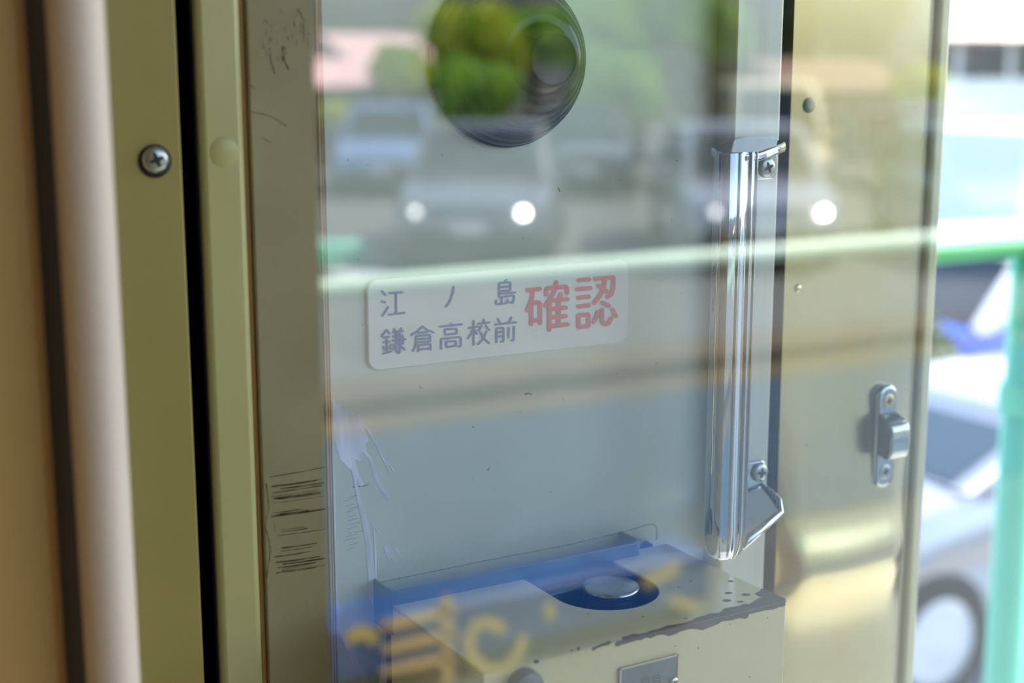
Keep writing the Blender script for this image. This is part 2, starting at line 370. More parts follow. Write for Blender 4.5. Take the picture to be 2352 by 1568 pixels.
red = [
 c3([[(165, 455), (440, 425)], [(280, 470), (265, 640), (215, 790), (155, 900)], [(250, 1215), (250, 760)], [(270, 738), (420, 730), (448, 760), (447, 1190)], [(255, 1140), (445, 1120)],
     [(818, 275), (808, 360), (765, 480), (680, 640), (570, 800)], [(588, 550), (590, 440), (620, 408), (1020, 375), (1052, 400), (1058, 515)], [(915, 545), (885, 640)], [(700, 690), (1062, 655)],
     [(655, 1340), (655, 760)], [(665, 880), (1025, 845)], [(665, 1070), (1020, 1035)], [(865, 680), (862, 1230)], [(665, 1265), (1060, 1222)]]),
 c3([[(1322, 232), (1550, 212)], [(1275, 436), (1585, 405)], [(1315, 622), (1545, 598)], [(1312, 820), (1540, 795)], [(1312, 1030), (1335, 1015), (1525, 1000), (1538, 1015), (1538, 1250), (1520, 1262), (1325, 1285), (1312, 1270), (1312, 1030)],
     [(1698, 200), (2085, 162), (2102, 180), (2090, 400), (2060, 530), (1970, 605)], [(1905, 210), (1880, 400), (1800, 570), (1665, 742)], [(1760, 352), (1850, 400), (1945, 480)],
     [(1745, 950), (1725, 1040), (1650, 1170)], [(1842, 895), (1840, 1130), (1870, 1200), (1920, 1218), (1990, 1190), (2050, 1090)], [(1852, 730), (1990, 805)], [(2075, 890), (2150, 1035)]]),
]
for L in blue: strokes('blue_character', L, 2.35, onsign, M['blue_ink'], sg)
for L in red: strokes('red_character', L, 4.9, onsign, M['red_ink'], sg)

# ------------------------------------------------------------------ round black knob
kc = aty(1160, 137, WY)
kb = empty('stepped_bumper', kc, 'large stepped black round rubber knob at the top of the silver wall', 'knob')
bm = bmesh.new()
lathe(bm, [(.0395, 0), (.0405, .001), (.0405, .0035), (.0395, .0045), (.0395, .006), (.0385, .0085), (.0375, .0095)], (0, 0, 0), (0, -1, 0), 96)
link('base_ring', bm, M['knob'], kb, smooth=True, autosmooth=40)
bm = bmesh.new()
lathe(bm, [(.0385, .005), (.0372, .0115), (.0355, .0145), (.0349, .0147), (.0340, .0165), (.0320, .0195), (.0315, .0197), (.0300, .0222), (.0270, .0262), (.0265, .0264), (.0245, .0290), (.0205, .0325), (.0196, .0327), (.0165, .0335), (.0150, .0310)], (0, 0, 0), (0, -1, 0), 96)
link('dome', bm, M['knob'], kb, smooth=True, autosmooth=50)
bm = bmesh.new()
lathe(bm, [(.0150, .030), (.0148, .036), (.0128, .0375), (.0122, .0432), (.0115, .0440), (.0108, .0432), (.006, .0425), (0, .0422)], (0, 0, 0), (0, -1, 0), 64)
link('centre_cap', bm, M['knob'], kb, smooth=True, autosmooth=40)

# ------------------------------------------------------------------ chrome pull handle
hx0 = .0; HYF = .541
gx0 = aty(1634, 800, HYF).x; gx1 = aty(1722, 800, HYF).x; gz1 = aty(1690, 348, HYF).z; gz0 = aty(1680, 1280, HYF).z
gcx = (gx0 + gx1) / 2; gw = (gx1 - gx0) / 2
hd = empty('pull_handle', Vector((gcx, HYF, gz0)), 'long chrome pull handle with rounded lower end, screwed to the aluminium door stile', 'handle')
bm = bmesh.new()
prof = []
for i in range(96):
    a = 2 * math.pi * i / 96; x = math.cos(a); y = math.sin(a)
    rx = gw * (abs(x) ** .75) * (1 if x > 0 else -1); ry = .0062 * (abs(y) ** .8) * (1 if y > 0 else -1)
    if y < 0 and abs(math.cos(a)) < .85: ry *= 1 + (.12 if math.cos(a) > -.15 else 0) * math.cos(a * 15)      # shallow ribs along the front
    prof.append((rx, ry))
zs = [gz1, gz1 - .0008] + [gz1 - .002 - (gz1 - gz0 - .018) * i / 8 for i in range(9)]
rings = []
lev = [(gz1, .94, .94), (gz1 - .0007, 1, 1), (gz1 - .05, 1, 1), (gz0 + .05, 1, 1), (gz0 + .016, 1, 1)]
for i in range(1, 9):
    t = i / 8; lev.append((gz0 + .016 * (1 - math.sin(t * math.pi / 2)), max(.02, math.cos(t * math.pi / 2)) ** .55, max(.02, math.cos(t * math.pi / 2)) ** .5))
for z, sx, sy in lev: rings.append([bm.verts.new((gcx + p[0] * sx, HYF + p[1] * sy, z)) for p in prof])
for a, b in zip(rings, rings[1:]):
    for k in range(96): bm.faces.new((a[k], a[(k + 1) % 96], b[(k + 1) % 96], b[k]))
bm.faces.new(rings[0]); bm.faces.new(rings[-1])
link('grip', bm, M['chrome'], hd, smooth=True, keep_world=True, autosmooth=45)
fx0 = aty(1712, 390, SY).x; fx1 = aty(1783, 390, SY - .002).x
def foot(zt_, zb_, flip):
    bm = bmesh.new()
    pts = round_rect(fx0 - .006, fx1, zb_, zt_, .0045)
    prism(bm, [(x, SY - .0028, z) for x, z in pts], (0, .0028, 0))
    f = link('mounting_foot', bm, M['chrome_worn'], hd, keep_world=True, bevel=.0008)
    return f
zf1 = aty(1750, 340, SY).z; zf2 = aty(1750, 412, SY).z
f1 = foot(zf1, zf2, 0)
screw(f1, aty(1760, 384, SY - .003), .0052, 22, M['screw'], M['recess'], h=.0022)
zf3 = aty(1745, 1053, SY).z; zf4 = aty(1745, 1140, SY).z
f2 = foot(zf3, zf4, 1)
screw(f2, aty(1744, 1084, SY - .003), .0052, -8, M['screw'], M['recess'], h=.0022)
# upper arm: flat plate; lower arm: sloping web
oc = Vector((aty(1812, 330, SY - .018).x, SY - .018, 0))
za = aty(1812, 322, SY - .018).z
bm = bmesh.new()
pts = [(gcx - gw * .96, HYF + .002, 0), (gcx - gw * .7, HYF + .009, 0), (fx0 - .010, SY - .004, 0), (fx0, SY, 0), (fx1 + .001, SY, 0), (oc.x, SY - .006, 0), (oc.x, SY - .016, 0), (oc.x - .003, SY - .019, 0), (gcx + gw * .95, HYF - .0045, 0), (gcx, HYF - .0062, 0), (gcx - gw * .8, HYF - .004, 0)]
prism(bm, [(p[0], p[1], gz1 + .0004 + (p[1] - HYF) * .16) for p in pts], (0, 0, -.0046))
link('upper_arm', bm, M['chrome'], hd, keep_world=True, bevel=.0014, seg=4)
oc2 = aty(1788, 1165, SY - .014)
bm = bmesh.new()
A = [Vector((fx0 - .008, SY - .001, zf4 + .008)), Vector((fx1 - .002, SY - .001, zf4 + .008)), Vector((oc2.x, oc2.y, oc2.z + .004)), Vector((oc2.x - .001, oc2.y - .003, oc2.z - .002)), Vector((gcx + gw * .75, HYF - .001, gz0 + .006)), Vector((gcx - gw * .2, HYF + .003, gz0 + .004))]
nrm = (A[2] - A[0]).cross(A[4] - A[0]).normalized()
if nrm.z > 0: nrm = -nrm
prism(bm, A, nrm * .0045)
link('lower_arm', bm, M['chrome'], hd, keep_world=True, bevel=.0013, seg=3)

bm = bmesh.new(); tube(bm, [A[1] + Vector((0, -.0008, 0)), A[2], A[3], (A[3] + A[4]) / 2 + Vector((0, -.0006, 0)), A[4]], [.0014, .0018, .0020, .0022, .0030], 10)
link('arm_rim', bm, M['chrome'], hd, smooth=True, keep_world=True)
# ------------------------------------------------------------------ latch keeper on the steel panel
LC = aty(2028, 1000, WY - .003)
lk = empty('latch_keeper', Vector((LC.x, WY, LC.z)), 'small chrome latch keeper with square hook and two cross screws on brushed steel panel', 'latch')
lw = .0078; lz1 = aty(2040, 880, WY - .003).z - LC.z; lz0 = aty(2026, 1117, WY - .003).z - LC.z
bm = bmesh.new(); prism(bm, [(x, -.0062, z) for x, z in round_rect(-lw, lw, lz0, lz1, lw * .98, 10)], (0, .0062, 0))
link('plate', bm, M['chrome_worn'], lk, bevel=.0022, seg=4)
bm = bmesh.new()
hz1 = aty(2050, 950, WY - .006).z - LC.z; hz0 = aty(2050, 1045, WY - .006).z - LC.z
pr = [(-.005, hz1 + .0015), (-.008, hz1 + .0006), (-.0130, hz1 - .0022), (-.0158, hz1 - .0034), (-.0172, hz1 - .0065), (-.0175, hz0 + .006), (-.0160, hz0 + .0015), (-.0125, hz0), (-.009, hz0 + .001), (-.005, hz0 + .0015)]
prism(bm, [(-lw * .92, y, z) for y, z in pr], (lw * 1.84, 0, 0))
link('hook', bm, M['chrome_worn'], lk, bevel=.0012, seg=3)
for py, tl, mt in ((920, 10, 'brass_screw'), (1083, 15, 'screw')):
    q = aty(2047 if py < 1000 else 2034, py, WY - .0064); screw(lk, (LC.x, WY - .0062, q.z), .0042, tl, M[mt], M['recess'], h=.0007)

# ------------------------------------------------------------------ button box
ZTOP = -.2451
BY0 = .4814; BY1 = .5755; bx0 = .2642; bx1 = .4258; zbot = ZTOP - .16
bb = empty('button_box', Vector(((bx0 + bx1) / 2, WY, zbot)), 'chipped cream enamel button box with a slotted top, below the sign', 'box')
sc_c = atz(1428, 1352, ZTOP); sL = atz(1330, 1385, ZTOP); sR = atz(1500, 1322, ZTOP); sl = atz(1226, 1342, ZTOP).x; sr = atz(1430, 1300, ZTOP).x
sxc = (sl + sr) / 2; srad = (sr - sl) / 2; syc = atz(1410, 1405, ZTOP).y + srad
pts = [(bx0, BY0), (bx1, BY0), (bx1, BY1)]
rr = .003
pts += [(sxc + srad + rr, BY1)] + [(sxc + srad + rr - rr * math.sin(R(a)), BY1 - rr + rr * math.cos(R(a))) for a in (30, 60, 90)]
pts += [(sxc + srad * math.cos(R(-a)), syc + srad * math.sin(R(-a))) for a in range(0, 181, 9)]
rr = .010
pts += [(sxc - srad - rr + rr * math.cos(R(a)), BY1 - rr + rr * math.sin(R(a))) for a in (0, 18, 36, 54, 72, 90)]
rr = .005
pts += [(bx0 + rr - rr * math.sin(R(a)), BY1 - rr + rr * math.cos(R(a))) for a in (0, 30, 60, 90)]
bm = bmesh.new(); prism(bm, [(x, y, ZTOP) for x, y in pts], (0, 0, -.0016))
link('top_plate', bm, M['box'], bb, keep_world=True, bevel=.0005)
bm = bmesh.new(); bbox(bm, bx0, bx1, BY0, BY0 + .0016, zbot, ZTOP - .0005)
link('front_plate', bm, M['box'], bb, keep_world=True, bevel=.0005)
box('side_plate', bx0, bx0 + .0016, BY0 + .0017, BY1 - .005, zbot, ZTOP - .0017, M['box'], bb, keep_world=True)
box('side_plate', bx1 - .0016, bx1, BY0 + .0017, BY1, zbot, ZTOP - .0017, M['box'], bb, keep_world=True)
inn = box('inner_housing', bx0 + .004, bx1 - .004, BY0 + .006, WY - .001, zbot, ZTOP - .013, M['inner'], bb, keep_world=True, bevel=.001)
# silver push button
zb_t = ZTOP - .0015; bc = atz(1404, 1342, zb_t); br = .0142
bt = empty('push_button', Vector((bc.x, bc.y, ZTOP - .013)), 'round polished steel push button set in the slot of the cream box', 'button')
bm = bmesh.new(); h = zb_t - (ZTOP - .013)
lathe(bm, [(br * .98, 0), (br * .98, h * .55), (br * .95, h * .6)], (0, 0, 0), (0, 0, 1), 64); link('collar', bm, M['inner'], bt, smooth=True, autosmooth=40)
bm = bmesh.new(); lathe(bm, [(br * .94, h * .55), (br, h * .62), (br * 1.0, h * .86), (br * .97, h * .95), (br * .9, h), (br * .5, h * 1.0), (0, h * .99)], (0, 0, 0), (0, 0, 1), 64)
link('cap', bm, M['button'], bt, smooth=True, autosmooth=60)
# U bracket between wall and box
bq = aty(1437, 1218, WY - .001); zk = bq.z; f = atz(1478, 1243, zk); fl = atz(900, 1360, zk)
br_ = empty('wall_bracket', Vector((bq.x, WY, zk)), 'blue-grey sheet metal bracket fixed to the wall just behind the button box', 'bracket')
yb = f.y; tt = .0014
bm = bmesh.new()
prism(bm, [(f.x, WY, zk), (f.x, yb + .004, zk), (f.x - .0012, yb + .0012, zk), (f.x - .004, yb, zk), (fl.x + .003, yb, zk), (fl.x + .001, yb + .001, zk), (fl.x, yb + .004, zk), (fl.x, WY, zk),
           (fl.x + tt, WY, zk), (fl.x + tt, yb + .005, zk), (fl.x + .004, yb + tt, zk), (f.x - .005, yb + tt, zk), (f.x - tt, yb + .005, zk), (f.x - tt, WY, zk)], (0, 0, -.022))
link('sheet', bm, M['bracket'], br_, keep_world=True, bevel=.0004)
bm = bmesh.new(); bbox(bm, fl.x + .002, f.x - .002, yb - .010, yb - .001, zk - .018, zk - .013); link('ledge', bm, M['bracket'], br_, keep_world=True, bevel=.001)
q = aty(1492, 1253, WY - .004); bm = bmesh.new(); lathe(bm, [(.0035, 0), (.0034, .003), (.002, .0045), (0, .005)], (q.x, WY, q.z - .002), (0, -1, 0), 24); link('bolt', bm, M['chip'], br_, smooth=True, keep_world=True)

# paint chips, traced along the worn edge
def poly(bm, pts, f):
    bm.faces.new([bm.verts.new(f(*p)) for p in pts])
k7 = lambda L: [(1300 + x / 3.35, 1100 + y / 3.35) for x, y in L]
ontop = lambda x, y: atz(x, y, ZTOP + .00012)
onfront = lambda x, y: aty(x, y, BY0 - .00012)
bm = bmesh.new()
def edgepx(x):     # picture height of the box's front top edge
    a = aty(1130, 1540, BY0); t = 0
    p = Vector((aty(x, 1450, BY0).x, BY0, ZTOP)); d = p.dot(FW); yy = 784 - F * p.dot(UP) / d
    p = Vector((aty(x, yy, BY0).x, BY0, ZTOP)); d = p.dot(FW); return 784 - F * p.dot(UP) / d
up = k7([(380, 1262), (430, 1215), (470, 1205), (520, 1188), (560, 1192), (590, 1208), (620, 1180), (650, 1165), (700, 1155), (780, 1125), (880, 1110), (960, 1090), (1000, 1065), (1060, 1050), (1110, 1032), (1180, 1028), (1205, 1005), (1220, 992), (1290, 982), (1330, 975), (1370, 958), (1410, 962), (1450, 935), (1480, 915), (1515, 908), (1475, 895), (1450, 880), (1490, 862), (1505, 838), (1600, 880), (1688, 918)])
lo = k7([(1688, 975), (1640, 985), (1600, 1002), (1540, 1008), (1480, 1022), (1410, 1040), (1400, 1065), (1380, 1075), (1330, 1070), (1280, 1085), (1200, 1095), (1170, 1115), (1120, 1135), (1050, 1162), (1010, 1155), (960, 1152), (880, 1172), (850, 1190), (790, 1207), (740, 1195), (700, 1202), (650, 1225), (620, 1218), (570, 1240), (540, 1235), (480, 1262), (430, 1270), (400, 1288), (385, 1275)])
top_pts = [p for p in up if p[1] < edgepx(p[0]) - .5]
poly(bm, top_pts + [(top_pts[-1][0], edgepx(top_pts[-1][0])), (top_pts[0][0], edgepx(top_pts[0][0]))], ontop)
fr = [p for p in lo if p[1] > edgepx(p[0]) + .5]
poly(bm, [(fr[0][0], edgepx(fr[0][0]))] + fr + [(fr[-1][0], edgepx(fr[-1][0]))], onfront)
left_up = [p for p in up[:14] if p[1] >= edgepx(p[0]) - .5]
if len(left_up) > 1:
    poly(bm, left_up + [(left_up[-1][0], left_up[-1][1] + 6), (left_up[0][0], left_up[0][1] + 8)], lambda x, y: aty(x, y, BY0 - .0002))
poly(bm, k7([(198, 1298), (230, 1285), (280, 1265), (330, 1243), (358, 1252), (330, 1275), (280, 1285), (240, 1300), (205, 1325)]), onfront)
def blob(cx, cy, a, b, f, n=10):
    poly(bm, [(cx + a * math.cos(2 * math.pi * i / n) * random.uniform(.85, 1.1), cy + b * math.sin(2 * math.pi * i / n) * random.uniform(.85, 1.1)) for i in range(n)], f)
for cx, cy, a, b in ((1268, 784, 24, 7), (1250, 875, 30, 9), (1237, 932, 36, 10), (1383, 887, 38, 10), (1340, 943, 28, 7), (922, 1070, 20, 4), (595, 1058, 13, 4), (960, 784, 6, 3), (866, 830, 7, 3)):
    q = k7([(cx, cy)])[0]; blob(q[0], q[1], a / 3.35, b / 3.35, ontop)
for cx, cy, a, b in ((97, 1305, 14, 14), (45, 1318, 10, 8), (1552, 1066, 5, 5), (1018, 1300, 6, 5), (840, 1285, 7, 4), (1262, 1115, 5, 4), (1414, 1520, 4, 6)):
    q = k7([(cx, cy)])[0]; blob(q[0], q[1], a / 3.35, b / 3.35, onfront)
blob(1232, 1519, 7, 5, onfront)
o = link('paint_chips', bm, M['chip'], bb, keep_world=True); o['kind'] = 'stuff'
# worn bright edge roll
bm = bmesh.new(); tube(bm, [(aty(1470, edgepx(1470), BY0).x, BY0 + .0002, ZTOP - .0003), (bx1 - .0002, BY0 + .0002, ZTOP - .0003)], .0005, 8)
link('worn_edge', bm, M['chip'], bb, keep_world=True)
# small round knob and nameplate on the box front
q = aty(1200, 1572, BY0); bm = bmesh.new(); lathe(bm, [(.0078, 0), (.0078, .004), (.007, .0062), (.004, .0072), (0, .0075)], (q.x, BY0, q.z), (0, -1, 0), 32)
o = link('round_stud', bm, M['bracket'], bb, smooth=True, keep_world=True, autosmooth=50)
a = aty(1423, 1535, BY0 - .001); b = aty(1559, 1503, BY0 - .001)
bm = bmesh.new(); prism(bm, [(x, BY0 - .001, z) for x, z in round_rect(a.x, b.x, a.z - .022, a.z, .0008, 3)], (0, .001, 0))
npl = link('nameplate', bm, M['plate'], bb, keep_world=True, bevel=.0002)
npl['label'] = 'blue-grey metal nameplate with dark engraved characters'
bm = bmesh.new()
for r_ in (((a.x, b.x), (a.z - .0007, a.z)), ((b.x - .0007, b.x), (a.z - .022, a.z)), ((a.x, a.x + .0007), (a.z - .022, a.z))):
    bbox(bm, r_[0][0], r_[0][1], BY0 - .0014, BY0 - .001, r_[1][0], r_[1][1])
link('bright_rim', bm, M['steel_trim'], npl, keep_world=True)
onpl = lambda x, y: aty(x, y, BY0 - .0012)
k4 = lambda L: [[(1080 + x / 4.2, 1320 + y / 4.2) for x, y in s] for s in L]
strokes('engraved_character', k4([[(1655, 1200), (1655, 1000), (1665, 992), (1715, 985), (1722, 992), (1722, 1040), (1660, 1050)], [(1660, 1018), (1720, 1010)], [(1765, 1028), (1762, 975), (1820, 965), (1828, 972), (1828, 1180)], [(1765, 1000), (1825, 992)], [(1765, 1030), (1825, 1022)], [(1690, 1095), (1790, 1080)], [(1745, 1060), (1745, 1160)], [(1740, 1090), (1690, 1145)]]), 1.1, onpl, M['letter'], npl)
screw(npl, aty(1546, 1566, BY0 - .001), .0026, 30, M['chrome_worn'], M['recess'], h=.0015)

# ------------------------------------------------------------------ wear on the painted surfaces
def ribbon(bm, pts, wds, f):
    pts = [Vector((p[0], p[1])) for p in pts]; prev = None
    for i, p in enumerate(pts):
        d = (pts[min(i + 1, len(pts) - 1)] - pts[max(i - 1, 0)]).normalized(); nn = Vector((-d.y, d.x)); wd = wds[i] if isinstance(wds, (list, tuple)) else wds
        a, b = bm.verts.new(f(*(p + nn * wd / 2))), bm.verts.new(f(*(p - nn * wd / 2)))
        if prev: bm.faces.new((prev[0], prev[1], b, a))
        prev = (a, b)
k8 = lambda L: [(680 + x / 2.213, 860 + y / 2.213) for x, y in L]
def rough(L, n=5, j=1.2):
    out = []
    for P, Q in zip(L, L[1:]):
        for i in range(n):
            t = i / n; out.append((P[0] + (Q[0] - P[0]) * t + random.uniform(-j, j), P[1] + (Q[1] - P[1]) * t))
    return out + [L[-1]]
onw = lambda x, y: aty(x, y, WY - .0002)
onw2 = lambda x, y: aty(x, y, WY - .00028)
bm = bmesh.new()
poly(bm, k8([(188, 120), (205, 150), (228, 150), (240, 175), (262, 182), (285, 205), (318, 190), (322, 225), (350, 262), (345, 300), (372, 335), (350, 350), (360, 385), (325, 400), (330, 440), (300, 430), (318, 500), (345, 560), (325, 570), (295, 500), (262, 470), (225, 430), (205, 370), (190, 300), (186, 200)]), onw)
for L, wd in (([(290, 470), (320, 640), (350, 740), (372, 880), (385, 1040), (385, 1130), (425, 1195), (440, 1290), (468, 1370), (452, 1440), (440, 1568)], [8, 8, 12, 16, 17, 16, 18, 17, 15, 16, 16]),
              ([(395, 760), (405, 900), (408, 1080), (420, 1150), (470, 1180), (455, 1250)], [3, 5, 5, 6, 9, 3]),
              ([(160, 0), (168, 200), (176, 420), (190, 560), (196, 850), (205, 1100), (215, 1290), (262, 1370), (300, 1450), (318, 1568)], [13, 12, 10, 9, 6, 9, 10, 14, 18, 20]),
              ([(345, 390), (385, 430), (410, 530), (462, 640)], [5, 9, 9, 7]), ([(320, 220), (380, 300), (430, 400), (478, 500)], [7, 4, 4, 3]),
              ([(365, 270), (440, 400), (500, 500)], [3, 2, 2]), ([(380, 570), (430, 590), (470, 640)], [5, 6, 4]), ([(380, 740), (430, 810)], [4, 3]),
              ([(455, 870), (470, 910), (510, 945)], [10, 12, 3]), ([(490, 865), (515, 900), (540, 935)], [6, 7, 2]), ([(465, 905), (475, 955)], [5, 2]),
              ([(620, 1130), (632, 1175)], [4, 3]), ([(350, 1450), (352, 1568)], [6, 5])):
    if isinstance(wd, list):
        L2 = k8(L); r2 = []; w2 = []
        for i in range(len(L2) - 1):
            for s in range(4):
                t = s / 4; r2.append((L2[i][0] + (L2[i + 1][0] - L2[i][0]) * t + random.uniform(-.8, .8), L2[i][1] + (L2[i + 1][1] - L2[i][1]) * t)); w2.append((wd[i] + (wd[i + 1] - wd[i]) * t) * random.uniform(.8, 1.15))
        r2.append(L2[-1]); w2.append(wd[-1]); ribbon(bm, r2, w2, onw2)
o = link('tape_residue', bm, M['film'], wf); o['kind'] = 'stuff'
bm = bmesh.new()
ribbon(bm, rough([(868, 1338), (1100, 1290), (1300, 1252), (1430, 1222), (1485, 1205), (1503, 1204), (1509, 1215), (1508, 1240)], 10, .8), 2.2, onw)
for _ in range(26):
    x = random.uniform(790, 1600); y = random.uniform(350, 1190); a = random.uniform(-2, 2); s = random.uniform(1, 6)
    ribbon(bm, [(x, y), (x + s * math.cos(a), y + s * math.sin(a))], random.uniform(.8, 2), onw)
for i in range(14):
    y = 1140 + i * 9 + random.uniform(-3, 3); x = 790 + random.uniform(0, 14); ribbon(bm, [(x, y + 4), (x + random.uniform(15, 35), y - 3)], 1.0, onw)
for pts_ in ([(810, 1118), (835, 1116), (848, 1112)], [(1120, 1080), (1126, 1072)], [(1282, 432), (1286, 440)], [(963, 886), (968, 892)], [(1085, 978), (1089, 982)], [(1205, 905), (1215, 903), (1222, 906)]):
    ribbon(bm, pts_, 3, onw)
o = link('scuff_marks', bm, M['scuff2'], wf); o['kind'] = 'stuff'
ont = lambda x, y: aty(x, y, WY - .0044)
bm = bmesh.new()
for i in range(34):
    g0 = random.choice(((1112, 1192), (1112, 1192), (1255, 1318), (1212, 1230)))
    y = random.uniform(*g0); x0 = random.uniform(620, 650); x1 = x0 + random.uniform(50, 130); x1 = min(x1, 748)
    ribbon(bm, rough([(x0, y), ((x0 + x1) / 2, y - .06 * (x1 - x0)), (x1, y - .14 * (x1 - x0))], 3, .5), random.choice((.9, 1.3, 2.2, 3)), ont)
for pts_ in ([(612, 1110), (618, 1160), (610, 1210), (622, 1260), (612, 1330)], [(602, 1100), (604, 1250), (612, 1400), (618, 1568)], [(620, 1095), (700, 1082), (748, 1072)], [(575, 195), (585, 205)], [(556, 85), (558, 95)],
             [(620, 110), (622, 140), (632, 170)], [(650, 105), (652, 135), (664, 160)], [(684, 20), (698, 45), (698, 90)], [(600, 315), (625, 330)], [(570, 255), (620, 265), (660, 290)], [(630, 1200), (632, 1222)]):
    ribbon(bm, rough(pts_, 4, .7), random.uniform(1.2, 2.4), ont)
for _ in range(40):
    x = random.uniform(600, 715); y = random.uniform(10, 130); ribbon(bm, [(x, y), (x + 1, y + random.uniform(5, 14))], random.uniform(.8, 1.8), ont)
blob_bm = bm
o = link('scratches', bm, M['scuff'], t1); o['kind'] = 'stuff'

# ================================================================== the world the pane mirrors (behind the camera)
M['rail_g'] = mat('green_rail_paint', (226, 250, 226), .4, 0, (216, 246, 218), 4)
M['teal'] = mat('teal_green_paint', (110, 210, 176), .35, 0, (92, 196, 160), 3)
M['rust'] = mat('brown_beam', (92, 78, 60), .7)
M['asphalt'] = mat('asphalt', (104, 104, 100), .85, 0, (88, 88, 86), 3)
M['dirt'] = mat('dirt_verge', (104, 88, 62), .9, 0, (84, 74, 54), 2)
M['paving'] = mat('pale_paving', (128, 142, 152), .8, 0, (118, 132, 144), 1.5)
M['ballast'] = mat('shaded_ballast', (50, 74, 90), .9, 0, (40, 62, 80), 14, lo=.3, hi=.7)  # paving colour darkened and blued, shade is put into it
M['platform'] = mat('platform_paving', (88, 92, 90), .8, 0, (78, 82, 80), 2)
M['white'] = mat('white_paint', (236, 232, 226), .6)
M['tyre'] = mat('tyre_rubber', (22, 22, 24), .8)
M['carglass'] = mat('dark_car_glass', (26, 36, 40), .05, 0, spec=.9)
M['alloy'] = mat('alloy_hub', (205, 208, 216), .3, .7)
M['headlamp'] = glow_mat('lit_headlamp', (255, 255, 250), 22)  # this and the next: glow put in for sun glints on the cars
M['headlamp2'] = glow_mat('dim_headlamp', (255, 255, 250), 3)
M['plastic'] = mat('black_plastic', (24, 24, 26), .6)
M['trunk'] = mat('bark', (84, 70, 50), .9)
def leafm(name, a, b): return mat(name, a, .55, 0, b, 1.4, lo=.4, hi=.6)
M['leaf_y'] = leafm('yellow_green_leaves', (236, 234, 96), (176, 200, 62))
M['leaf_g'] = leafm('fresh_green_leaves', (196, 224, 92), (128, 172, 60))
M['leaf_d'] = leafm('dark_green_leaves', (62, 88, 52), (44, 66, 44))
M['pinkroof'] = mat('pink_roof', (232, 190, 186), .6, 0, (222, 180, 176), 3)
M['brownroof'] = mat('brown_tiled_roof', (150, 116, 98), .7, 0, (132, 100, 84), 3)
M['greywall'] = mat('grey_house_wall', (128, 130, 132), .8, 0, (116, 118, 122), 1)
M['darkwin'] = mat('dark_window', (40, 46, 60), .15)

PARK = -2.08
def strip(name, yv0, yv1, z, ma, label, th=.1, x0=-10, x1=60):
    """a band of ground lying between two distances behind the camera"""
    y0, y1 = 2 * PY - yv1, 2 * PY - yv0
    return struct(box(name, x0, x1, y0, y1, z - th, z, ma), label, 'ground')
fd = ray(1450, 607) * 3.5; FYV = fd.y; FZ = fd.z
strip('ground_platform', 1.10, FYV + .15, ZB - .03, M['platform'], 'grey station platform behind the camera, beside the open doorway', .3, -8, 14)
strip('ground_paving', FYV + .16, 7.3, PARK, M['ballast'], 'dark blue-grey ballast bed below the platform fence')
strip('ground_verge', 7.3, 8.6, PARK + .01, M['dirt'], 'brown dirt verge between paving and car park')
strip('ground_park', 8.6, 60, PARK, M['asphalt'], 'grey asphalt car park behind the fence')

# mirrored fence: top rail, lower beam, posts
fy = 2 * PY - FYV
fc = empty('platform_fence', Vector((1.0, fy, ZB - .03)), 'pale green tubular platform fence with brown lower beam, seen mirrored in the pane', 'fence')
bm = bmesh.new(); tube(bm, [(-6, fy, FZ), (12, fy, FZ)], .024, 16); link('top_rail', bm, M['rail_g'], fc, smooth=True, keep_world=True)
zl = aty(1200, 885, FYV).z
box('lower_beam', -6, 12, fy - .02, fy + .02, zl - .024, zl + .024, M['rust'], fc, keep_world=True, bevel=.004)
for xp in (-4.5, -1.2, 6.4, 10.5):
    bm = bmesh.new(); tube(bm, [(xp, fy - .03, ZB - .03), (xp, fy - .03, FZ)], .024, 16); link('post', bm, M['rail_g'], fc, smooth=True, keep_world=True)

